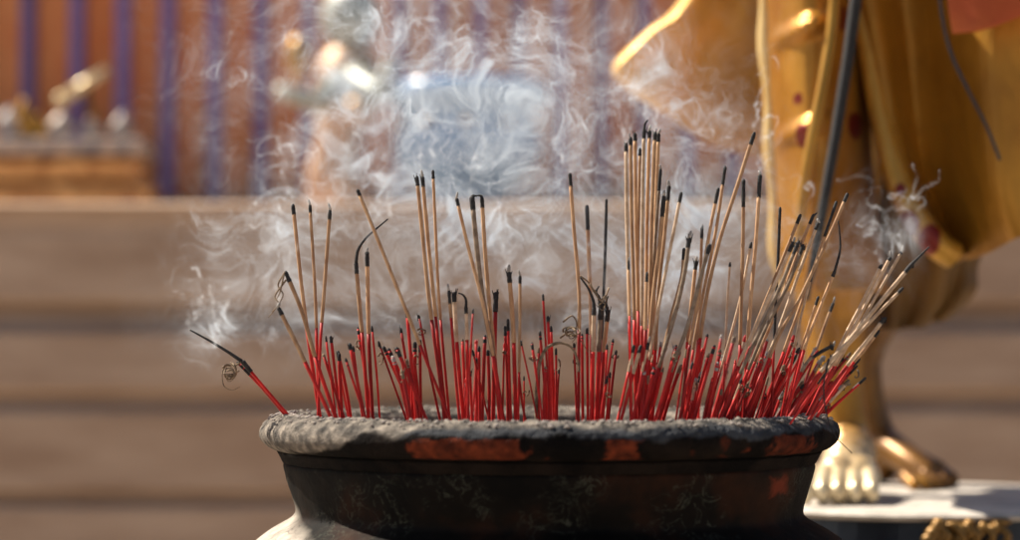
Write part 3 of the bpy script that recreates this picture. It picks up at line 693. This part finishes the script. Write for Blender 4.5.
stick([(601, 306), (599, 350), (596, 424)], 352, 5.2, 2.38, 'middle one of the three thick sticks under the tangled black char', 14, 'greyincense', hook=[(599, 298), (596, 292), (599, 286)], jag=5, curls=tangle[2:4])
stick([(608, 312), (604, 350), (599, 424)], 352, 5.2, 2.40, 'right one of the three thick sticks under the tangled black char', 10, 'incense', hook=[(606, 303), (608, 296)], jag=4, curls=tangle[4:])
# --- the tall bundle
bun = [((626, 145), (629, 300), (631, 424), 322, 2.37, 'leftmost stick of the tallest bundle in the bowl', 'paleincense'), ((630.5, 139), (634, 300), (636, 424), 320, 2.375, 'second stick from the left in the tallest bundle', 'incense'),
       ((635, 135), (638, 300), (639, 424), 311, 2.39, 'third stick from the left in the tallest bundle', 'incense'), ((644, 132), (642, 300), (642, 424), 326, 2.38, 'middle stick of the tallest bundle with a black char leaning right', 'paleincense'),
       ((649.5, 132), (646, 300), (645, 424), 330, 2.40, 'third stick from the right in the tallest bundle', 'incense'), ((655, 134), (650, 300), (648, 424), 325, 2.39, 'second stick from the right in the tallest bundle', 'incense'),
       ((658.5, 135), (654, 300), (650, 424), 340, 2.42, 'rightmost stick of the tallest bundle', 'incense')]
for i, (a, b_, c_, red, D, lab, ct_) in enumerate(bun):
    stick([a, ((a[0] + b_[0]) / 2 - .6, (a[1] + b_[1]) / 2), b_, c_], red, 4.2, D, lab, 7, ct_, jag=2, hook=[(645, 124), (648, 120)] if i == 3 else None)
stick([(640, 150), (638, 240), (637, 340), (636, 424)], 330, 3.6, 2.43, 'stick half hidden inside the tallest bundle', 6)
stick([(628.5, 262), (630, 330), (632, 424)], 316, 3.0, 2.34, 'short stick with a black tip leaning on the left of the tallest bundle', 9)
stick([(647, 274), (645, 330), (643, 424)], 330, 3.6, 2.34, 'short stick with a black tip standing before the tallest bundle', 8)
stick([(660.5, 170), (656, 230), (653, 280), (650, 340), (646, 424)], 340, 3.6, 2.40, 'dark stick right beside the tallest bundle with a long black tip', 22, 'greyincense')
stick([(664, 197), (659, 250), (653, 300), (649, 355), (645, 424)], 352, 4.6, 2.38, 'stick with the fat black double head right of the tallest bundle', 20)
stick([(669, 187), (664, 240), (658, 300), (652, 424)], 350, 4, 2.39, 'stick with a black head standing a little higher behind the fat one', 14)
stick([(681, 194), (671, 245), (660, 300), (650, 355), (640, 424)], 360, 3.8, 2.36, 'right-leaning thin stick right of the fat black double head', 9, 'paleincense')
stick([(689, 239), (685, 270), (676, 310), (659, 368), (643, 424)], 368, 4.8, 2.36, 'thick grey stick with jagged black tip leaning right of the bundle', 9, 'greyincense', jag=3)
stick([(684, 250), (681, 280), (668, 330), (650, 424)], 352, 3.8, 2.39, 'stick tucked left behind the thick grey leaning one', 10, 'incense')
stick([(696, 262), (692, 300), (687, 350), (684, 424)], 342, 4, 2.41, 'stick with forked black char between the two grey leaning ones', 8, jag=4)
stick([(709.5, 246), (700, 280), (688, 325), (671, 372), (657, 424)], 372, 5.0, 2.35, 'right one of the two thick grey leaning sticks, with a black tip', 9, 'greyincense')
stick([(702, 229), (701, 260), (699, 310), (694, 424)], 340, 3.4, 2.50, 'blurred stick with a cross-shaped black tip behind the grey ones', 10, jag=4)
stick([(718, 190), (710, 230), (698, 300), (689, 350), (680, 424)], 345, 4, 2.38, 'left one of the two slim parallel sticks right of the bundle', 14)
stick([(725, 168), (716, 230), (704, 290), (694, 345), (684, 424)], 350, 3.8, 2.40, 'right, taller one of the two slim parallel sticks right of the bundle', 18)
stick([(754, 134), (736, 190), (717, 250), (702, 325), (692, 424)], 338, 4.2, 2.38, 'tallest right-leaning stick, its black tip before the gilded robe', 11)
stick([(743.5, 181), (743, 240), (741, 310), (738, 424)], 345, 4.2, 2.40, 'upright stick with a long black tip left of the thicker black-tipped one', 26)
stick([(760, 176), (756, 240), (750, 310), (743, 424)], 345, 4.6, 2.39, 'stick with the long thick black tip against the bright robe edge', 22)
stick([(730, 264), (727, 310), (722, 424)], 360, 2.8, 2.52, 'thin pale stick standing alone behind the right half', 3, 'paleincense')
stick([(751, 244), (741, 296), (728, 345), (705, 424)], 372, 3.4, 2.42, 'pale stick crossing behind the two black-tipped upright ones', 5, 'paleincense')
stick([(780, 209), (778, 260), (775, 320), (771, 424)], 345, 3.2, 2.42, 'thin wavy stick burnt black nearly down to the red', 110, 'char')
stick([(800, 216), (783, 258), (766, 300), (748, 345), (717, 424)], 360, 3.8, 2.41, 'long leaning stick, second tallest of the right fan, black at its tip', 8)
stick([(793, 243), (777, 280), (752, 335), (728, 388), (713, 424)], 366, 4.6, 2.36, 'left stick of the thick bunch joined under one black clot', 9, 'paleincense', jag=3)
stick([(798, 243), (781, 285), (758, 335), (735, 385), (719, 424)], 374, 4.6, 2.35, 'middle stick of the thick bunch joined under one black clot', 12, 'greyincense', jag=4)
stick([(803, 246), (788, 285), (765, 330), (744, 380), (724, 424)], 370, 4.4, 2.37, 'right stick of the thick bunch joined under one black clot', 9, 'greyincense', jag=3)
stick([(813, 216), (797, 255), (778, 307), (760, 350), (730, 424)], 362, 3.8, 2.43, 'left one of the two sticks whose sooty tips touch before the staff', 8, hook=[(817, 213)])
stick([(818, 224), (803, 262), (780, 326), (762, 372), (742, 424)], 372, 3.8, 2.39, 'right one of the two sticks whose sooty tips touch before the staff', 6, 'paleincense')
stick([(836, 203), (824, 238), (806, 290), (786, 345), (758, 424)], 352, 3.6, 2.42, 'right fan stick with long black tip behind the topmost one', 34)
stick([(847, 195), (832, 230), (800, 298), (776, 342), (745, 424)], 358, 4.0, 2.38, 'topmost stick of the right fan, leaning right over the others', 8)
stick([(834.5, 272), (820, 308), (804, 350), (785, 424)], 350, 3.8, 2.39, 'stick with a long black char curving upright from its end', 5, hook=[(840, 250), (839.5, 232), (838, 220)])
stick([(811, 278), (804, 305), (797, 335), (780, 424)], 348, 3.2, 2.40, 'medium pale stick inside the right fan', 4, 'paleincense')
stick([(818, 298), (810, 322), (797, 365), (784, 424)], 350, 3.2, 2.41, 'medium stick with a black tip low in the right fan', 8)
stick([(833, 304), (824, 328), (806, 380), (792, 424)], 356, 3.6, 2.55, 'blurred brown stick with a round black tip behind the right fan', 8)
stick([(832, 346), (818, 354), (803, 369), (780, 424)], 372, 4.2, 2.37, 'stick stub ending in a clotted grey-black char, low at the right', 12, 'greyincense', jag=6)
# --- the right-hand leaning fan
stick([(881, 266), (861, 305), (841, 344), (803, 424)], 362, 4.0, 2.40, 'left stick of the strongly leaning fan at the right rim', 3, 'paleincense')
stick([(890, 258), (868, 300), (842, 350), (803, 424)], 366, 3.8, 2.39, 'second stick from the left in the leaning fan at the right rim', 3, 'paleincense')
stick([(901, 253), (874, 300), (845, 350), (804, 424)], 366, 3.6, 2.43, 'smoking ashy-tipped stick behind the leaning fan at the right rim', 2, 'paleincense')
stick([(912, 264), (884, 298), (845, 345), (817, 376), (785, 424)], 372, 4.6, 2.36, 'longest stick of the right rim fan with a thin twig of char', 9, 'paleincense', hook=[(918, 258), (929, 247)], jag=2)
stick([(902, 289), (870, 322), (836, 359), (790, 424)], 372, 4.2, 2.37, 'stick just under the longest one of the right rim fan', 5, 'paleincense')
stick([(884, 319), (868, 340), (850, 362), (806, 424)], 366, 4.8, 2.37, 'short thick ash-topped stick low in the right rim fan', 5, 'paleincense', jag=2)
stick([(878, 332), (864, 350), (848, 370), (812, 424)], 362, 4, 2.41, 'short brown stick lowest in the right rim fan', 5)
stick([(826, 372), (812, 392), (790, 424)], 384, 3, 2.33, 'short stick with a long black wire of char hanging over the right rim', 5, 'char', hook=[(829, 358), (824, 380), (825, 407), (834, 434), (852, 453)])
# --- red all the way
reds = [
 # (tip, base at 424, width, char)
 ((326, 338), (337, 424), 3, 4), ((331, 338), (341, 424), 4, 5), ((339, 355), (342, 424), 4.4, 6), ((346, 360), (368, 424), 4, 6), ((350, 345), (366, 424), 4.6, 5), ((353, 348), (364, 424), 4, 4),
 ((358, 329), (374, 424), 3.6, 6), ((372, 328), (380, 424), 3, 4), ((379, 343), (408, 424), 3, 5), ((384, 348), (418, 424), 5, 7), ((389, 350), (423, 424), 4.6, 7), ((397, 349), (428, 424), 4.6, 8),
 ((399, 350), (416, 424), 3.2, 5), ((401, 330), (415, 424), 3.4, 3), ((407, 312), (417, 424), 5, 6), ((415, 344), (415, 424), 4.6, 8), ((420, 342), (421, 424), 4.6, 10), ((419, 317), (441, 424), 3.8, 7),
 ((410, 344), (412, 424), 4, 5), ((473, 311), (467, 424), 2.6, 3), ((471, 345), (464, 424), 3.6, 3), ((473, 352), (490, 424), 3, 4), ((485, 337), (482, 424), 5, 6), ((488, 352), (489, 424), 4.4, 4), ((479, 348), (480, 424), 4, 4),
 ((505, 328), (508, 424), 4.2, 8), ((508, 321), (511, 424), 4.2, 10), ((521, 342), (538, 424), 2.8, 4), ((519, 376), (526, 424), 2.8, 3), ((524, 378), (524, 424), 2.6, 3), ((532, 344), (543, 424), 3.4, 6), ((540, 333), (547, 424), 3.8, 7),
 ((548, 318), (551, 424), 4, 5), ((551, 328), (554, 424), 3.8, 4), ((556, 350), (555, 424), 3, 5), ((559, 370), (557, 424), 2.6, 4), ((545, 373), (549, 424), 2.8, 3), ((587, 330), (588, 424), 3.4, 4), ((582, 336), (583, 424), 4, 3), ((574, 345), (577, 424), 3, 3),
 ((613, 341), (601, 424), 3, 4), ((616, 352), (608, 424), 3.2, 3), ((607, 346), (603, 424), 3.2, 4), ((607, 378), (600, 424), 3.6, 6), ((610, 374), (606, 424), 3, 4)]
lab_l = 'short burnt-down red stick in the clumps along the left half of the bowl'
lab_m = 'short burnt-down red stick in the loose clumps around the middle of the bowl'
for (tx, ty), (bx, by), wd_, ch in reds:
    stick([(tx, ty), ((tx + bx) / 2 + random.uniform(-.8, .8), (ty + by) / 2), (bx, by)], None, wd_ * .92, 2.33 + .16 * random.random(), lab_l if bx < 450 else lab_m, ch,
          group='short red sticks left' if bx < 450 else 'short red sticks middle', curls=swirl(tx + 2, ty + 14, 5, 9, 1) if random.random() < .22 else None, jag=1 if random.random() < .4 else 0)
# three with pale stubs at the left of the crowd
for tx, ty, bx, red in ((634, 347, 617, 372), (640.5, 347, 620, 374), (648, 344, 632, 372)):
    stick([(tx, ty), ((tx + bx) / 2, (ty + 424) / 2), (bx, 424)], red, 3.6, 2.34, {634: 'leftmost of three short pale-topped sticks below the tallest bundle', 640.5: 'middle one of three short pale-topped sticks below the tallest bundle', 648: 'rightmost of three short pale-topped sticks below the tallest bundle'}[tx], 6, 'paleincense')
# random fill: clumps left/middle, then the dense crowd on the right
def leanat(x): return float(np.interp(x, [320, 400, 470, 560, 620, 660, 700, 740, 780, 820], [-16, -14, 2, 2, 12, 18, 16, 26, 40, 66]))
def fill(n, x0, x1, y0, y1, label, group, w0=2.8, w1=4.6, dspread=(2.31, 2.62), pale=.0):
    for i in range(n):
        bx = random.uniform(x0, x1); ty = random.uniform(y0, y1); D = random.uniform(*dspread)
        D = min(D, 2.5 + .9 * math.sqrt(max(0, .225 ** 2 - ((bx - 549) / 1000) ** 2)))
        D = max(D, 2.5 - .95 * math.sqrt(max(0, .225 ** 2 - ((bx - 549) / 1000) ** 2)))
        h = 424 - ty; tx = bx + leanat(bx) * h / 70 * random.uniform(.6, 1.25) + random.uniform(-5, 5)
        red = None; coat = 'incense'
        if random.random() < pale: red = ty + random.uniform(8, 22); coat = random.choice(['incense', 'greyincense', 'paleincense'])
        wd_ = random.uniform(w0, w1)
        stick([(tx, ty), ((tx + bx) / 2 + random.uniform(-1.5, 1.5), (ty + 424) / 2), (bx, 424)], red, wd_, D, label, random.choice([2, 3, 4, 5, 7]), coat,
              group=group, tip=random.choice(['char', 'char', 'curl', 'curl', 'ash', 'red']), curls=swirl(tx, ty + 6, 4, 6, 1) if random.random() < .2 else None, jag=1 if random.random() < .3 else 0)
fill(5, 408, 430, 350, 385, lab_l, 'short red sticks left')
fill(5, 340, 372, 352, 390, lab_l, 'short red sticks left')
fill(8, 452, 515, 340, 390, lab_m, 'short red sticks middle')
fill(5, 536, 556, 345, 390, lab_m, 'short red sticks middle')
lab_r = 'short burnt-down red stick in the dense crowd filling the right half of the bowl'
gr_ = 'short red sticks right'
fill(22, 630, 690, 338, 385, lab_r, gr_, pale=.15)
fill(55, 682, 770, 335, 392, lab_r, gr_, pale=.12)
fill(45, 730, 812, 348, 400, lab_r, gr_, pale=.10)
fill(16, 795, 822, 375, 408, lab_r, gr_, pale=.0)
# burnt brown bent stick: an arc between two clumps
b = MB(); b.tube(spline([P(536, 424, 2.36), P(537, 385, 2.36), P(540, 362, 2.36), P(547, 348, 2.36), P(560, 343, 2.36), P(572, 348, 2.36), P(578, 362, 2.36), P(579, 372, 2.36)], 40), [.0016] * 22 + [.0012] * 18, 7)
tag(b.build('bent_stick', M['curl'], None), 'burnt brown stick bent over in an arch between the middle clumps', 'incense stick')

# ------------------------------------------------------------------ smoke
def smoke():
    D0, D1 = 2.515, 2.61
    a = P(120, 440, 2.55); c = P(930, -60, 2.55)
    lo = Vector((a.x, D0 - 2.5, ZR + .0)); hi = Vector((c.x, D1 - 2.5, c.z))
    ng = bpy.data.node_groups.new('smoke', 'GeometryNodeTree')
    ng.interface.new_socket('Geometry', in_out='OUTPUT', socket_type='NodeSocketGeometry')
    ng.interface.new_socket('Geometry', in_out='INPUT', socket_type='NodeSocketGeometry')
    nn = ng.nodes; L = ng.links.new
    def node(t, **k):
        x = nn.new(t)
        for q, v in k.items(): setattr(x, q, v)
        return x
    def put(s, v):
        if isinstance(v, bpy.types.NodeSocket): L(v, s)
        else: s.default_value = v
    def m(op, *a, clamp=False):
        x = node('ShaderNodeMath', operation=op, use_clamp=clamp)
        for i, v in enumerate(a): put(x.inputs[i], v)
        return x.outputs[0]
    def vm(op, a, b=None, sc=None):
        x = node('ShaderNodeVectorMath', operation=op); put(x.inputs[0], a)
        if b is not None: put(x.inputs[1], b)
        if sc is not None: put(x.inputs['Scale'], sc)
        return x.outputs['Value'] if op == 'LENGTH' else x.outputs[0]
    def nz(vec, scale, detail=2, rough=.5, col=False):
        x = node('ShaderNodeTexNoise'); put(x.inputs['Vector'], vec); x.inputs['Scale'].default_value = scale
        x.inputs['Detail'].default_value = detail; x.inputs['Roughness'].default_value = rough
        return x.outputs['Color'] if col else x.outputs[0]
    pos = node('GeometryNodeInputPosition').outputs[0]
    def warp(p, scale, amp, off, detail=1):
        q = vm('ADD', p, off); n_ = nz(q, scale, detail, .5, True); n_ = vm('SUBTRACT', n_, (.5, .5, .5)); return vm('ADD', p, vm('SCALE', n_, sc=amp))
    p1 = warp(pos, 11, .12, (1.3, 4.1, 2.2)); p2 = warp(p1, 30, .055, (7.3, 1.1, 5.2)); p3 = warp(p2, 75, .014, (3.3, 9.1, .2))
    def ridge(p, scale, off, wd, detail=0):
        n_ = nz(vm('ADD', p, off), scale, detail); d = m('DIVIDE', m('SUBTRACT', n_, .5), wd); return m('POWER', 2.718, m('MULTIPLY', m('MULTIPLY', d, d), -1.0))
    r1 = ridge(p3, 31, (0, 0, 0), .026); r2 = ridge(p3, 44, (5, 2, 1), .035); r3 = ridge(p2, 20, (2, 8, 1), .12); r4 = ridge(p3, 75, (1, 1, 7), .05)
    sheets = m('MULTIPLY', r1, m('ADD', r3, .12)); lines = m('MULTIPLY', r2, r4)
    # envelope: blobs (px, py, rx, ry, strength)
    blobs = SMOKE_BLOBS
    xyz = node('ShaderNodeSeparateXYZ'); L(warp(pos, 7, .10, (0, 3, 0), 2), xyz.inputs[0])
    X, Z = xyz.outputs['X'], xyz.outputs['Z']; env = None
    for (x, y, rx, ry, s) in blobs:
        q = P(x, y, 2.55); k = 2.55 / FP
        dx = m('DIVIDE', m('SUBTRACT', X, q.x), rx * k); dz = m('DIVIDE', m('SUBTRACT', Z, q.z), ry * k)
        g = m('MULTIPLY', m('POWER', 2.718, m('MULTIPLY', m('ADD', m('MULTIPLY', dx, dx), m('MULTIPLY', dz, dz)), -1.0)), s)
        env = g if env is None else m('ADD', env, g)
    # fade at the faces of the domain
    s0 = node('ShaderNodeSeparateXYZ'); L(pos, s0.inputs[0])
    mid = (lo.y + hi.y) / 2; hy = (hi.y - lo.y) / 2
    fy = m('SUBTRACT', 1.0, m('POWER', m('ABSOLUTE', m('DIVIDE', m('SUBTRACT', s0.outputs['Y'], mid), hy)), 2.0), clamp=True)
    fz = m('MULTIPLY', m('SUBTRACT', s0.outputs['Z'], lo.z), 12.0, clamp=True)
    patch = m('MULTIPLY', m('SUBTRACT', nz(p1, 12, 2), .30), 2.6, clamp=True)
    dens = m('ADD', m('ADD', m('MULTIPLY', sheets, 1.0), m('MULTIPLY', lines, .7)), SMOKE_BASE)
    dens = m('MULTIPLY', m('MULTIPLY', dens, env), m('MULTIPLY', m('MULTIPLY', fy, fz), patch))
    vc = node('GeometryNodeVolumeCube'); put(vc.inputs['Density'], dens); vc.inputs['Min'].default_value = lo; vc.inputs['Max'].default_value = hi
    RES = .0016
    vc.inputs['Resolution X'].default_value = int((hi.x - lo.x) / RES); vc.inputs['Resolution Y'].default_value = int((hi.y - lo.y) / (RES * 1.3)); vc.inputs['Resolution Z'].default_value = int((hi.z - lo.z) / RES)
    mt = bpy.data.materials.new('smoke'); mt.use_nodes = True; t = mt.node_tree; t.nodes.remove(t.nodes['Principled BSDF'])
    pv = t.nodes.new('ShaderNodeVolumePrincipled'); pv.inputs['Color'].default_value = (.82, .91, 1, 1); pv.inputs['Density'].default_value = SMOKE_DENS; pv.inputs['Anisotropy'].default_value = .0
    t.links.new(pv.outputs[0], t.nodes['Material Output'].inputs['Volume'])
    sm = node('GeometryNodeSetMaterial'); sm.inputs['Material'].default_value = mt
    out = node('NodeGroupOutput'); L(vc.outputs[0], sm.inputs[0]); L(sm.outputs[0], out.inputs[0])
    me = bpy.data.meshes.new('smoke'); o = bpy.data.objects.new('smoke', me); C.objects.link(o); me.materials.append(mt)
    me.from_pydata([lo, hi], [], [])
    md = o.modifiers.new('smoke', 'NODES'); md.node_group = ng
    o['kind'] = 'stuff'

def wisps():
    """thin separate threads of smoke rising from the glowing tips"""
    v = []; e = []
    tips = [(293, 204), (310, 204), (330, 209), (286, 271), (279, 306), (190, 329), (215, 344), (388, 217), (422, 176), (433, 170), (472, 194), (509, 270), (570, 173), (606, 286), (626, 143), (645, 118), (655, 131),
            (681, 192), (696, 260), (725, 166), (754, 132), (760, 174), (793, 240), (881, 264), (890, 256), (901, 251), (466, 296), (367, 251)]
    rnd = random.Random(5)
    for (x, y) in tips:
        for st_ in range(rnd.choice([2, 3, 4])):
            ph = rnd.random() * 6.3; L_ = rnd.uniform(45, 110); am = rnd.uniform(7, 16); dr = rnd.uniform(-.5, .35); w1 = rnd.uniform(2.5, 4.5); prev = None
            for i in range(46):
                u = i / 45; g = u ** 1.4
                lx = x + dr * L_ * u + am * g * math.sin(ph + w1 * 3 * u) + 4 * u * math.sin(ph * 2 + 17 * u)
                ly = y - L_ * u * (1 - .25 * u) + am * .8 * g * math.cos(ph + w1 * 3.4 * u)
                p = P(lx, ly, 2.385 + .12 * u + .02 * math.sin(ph + 5 * u)); v.append(p)
                if prev is not None: e.append((prev, len(v) - 1))
                prev = len(v) - 1
    ng = bpy.data.node_groups.new('smoke threads', 'GeometryNodeTree')
    ng.interface.new_socket('Geometry', in_out='OUTPUT', socket_type='NodeSocketGeometry')
    ng.interface.new_socket('Geometry', in_out='INPUT', socket_type='NodeSocketGeometry')
    nn = ng.nodes; L = ng.links.new
    gi = nn.new('NodeGroupInput'); pos = nn.new('GeometryNodeInputPosition')
    def warp(src, scale, amp):
        t_ = nn.new('ShaderNodeTexNoise'); t_.inputs['Scale'].default_value = scale; t_.inputs['Detail'].default_value = 1; L(src, t_.inputs['Vector'])
        s_ = nn.new('ShaderNodeVectorMath'); s_.operation = 'SUBTRACT'; L(t_.outputs['Color'], s_.inputs[0]); s_.inputs[1].default_value = (.5, .5, .5)
        m_ = nn.new('ShaderNodeVectorMath'); m_.operation = 'MULTIPLY_ADD'; L(s_.outputs[0], m_.inputs[0]); m_.inputs[1].default_value = (amp,) * 3; L(src, m_.inputs[2]); return m_.outputs[0]
    pr = nn.new('GeometryNodeProximity'); pr.target_element = 'EDGES'; L(gi.outputs[0], pr.inputs[0]); L(warp(warp(pos.outputs[0], 38, .014), 110, .003), pr.inputs['Sample Position'])
    def m(op, a_, b_):
        q = nn.new('ShaderNodeMath'); q.operation = op
        for i, z in enumerate((a_, b_)):
            if isinstance(z, bpy.types.NodeSocket): L(z, q.inputs[i])
            else: q.inputs[i].default_value = z
        return q.outputs[0]
    d = m('DIVIDE', pr.outputs['Distance'], .0017); g = m('POWER', 2.718, m('MULTIPLY', m('MULTIPLY', d, d), -1.0))
    nz = nn.new('ShaderNodeTexNoise'); nz.inputs['Scale'].default_value = 28; nz.inputs['Detail'].default_value = 2; L(pos.outputs[0], nz.inputs['Vector'])
    pt = nn.new('ShaderNodeMapRange'); pt.inputs[1].default_value = .36; pt.inputs[2].default_value = .72; L(nz.outputs[0], pt.inputs[0])
    dens = m('MULTIPLY', g, pt.outputs[0])
    A = np.array([tuple(q) for q in v]); lo = A.min(0) - .006; hi = A.max(0) + .006
    vc = nn.new('GeometryNodeVolumeCube'); L(dens, vc.inputs['Density']); vc.inputs['Min'].default_value = lo; vc.inputs['Max'].default_value = hi
    for nm, k, r_ in (('Resolution X', 0, .0014), ('Resolution Y', 1, .0022), ('Resolution Z', 2, .0014)): vc.inputs[nm].default_value = int((hi[k] - lo[k]) / r_)
    mt = bpy.data.materials.new('smoke thread'); mt.use_nodes = True; t = mt.node_tree; t.nodes.remove(t.nodes['Principled BSDF'])
    pv = t.nodes.new('ShaderNodeVolumePrincipled'); pv.inputs['Color'].default_value = (.88, .94, 1, 1); pv.inputs['Density'].default_value = 36.0
    t.links.new(pv.outputs[0], t.nodes['Material Output'].inputs['Volume'])
    sm = nn.new('GeometryNodeSetMaterial'); sm.inputs['Material'].default_value = mt; out = nn.new('NodeGroupOutput'); L(vc.outputs[0], sm.inputs[0]); L(sm.outputs[0], out.inputs[0])
    me = bpy.data.meshes.new('smoke_threads'); me.from_pydata([tuple(q) for q in v], e, []); me.materials.append(mt)
    o = bpy.data.objects.new('smoke_threads', me); C.objects.link(o); md = o.modifiers.new('smoke', 'NODES'); md.node_group = ng; o['kind'] = 'stuff'
SMOKE_BASE = .05
SMOKE_DENS = 84.0
SMOKE_BLOBS = [(470, 130, 105, 80, .85), (420, 50, 150, 80, .50), (590, 150, 110, 90, .55), (685, 260, 50, 75, .8), (560, 250, 160, 60, .55), (330, 120, 110, 120, .28),
               (350, 262, 110, 60, .34), (235, 270, 60, 80, .17), (213, 325, 16, 45, .55), (740, 200, 50, 60, .20), (865, 250, 35, 25, .35), (500, 320, 250, 60, .10), (620, 60, 90, 80, .22),
               (645, 105, 16, 40, .8), (478, 175, 16, 30, .6), (430, 150, 14, 35, .6), (288, 255, 10, 35, .5), (900, 238, 18, 22, .5)]
smoke()
wisps()
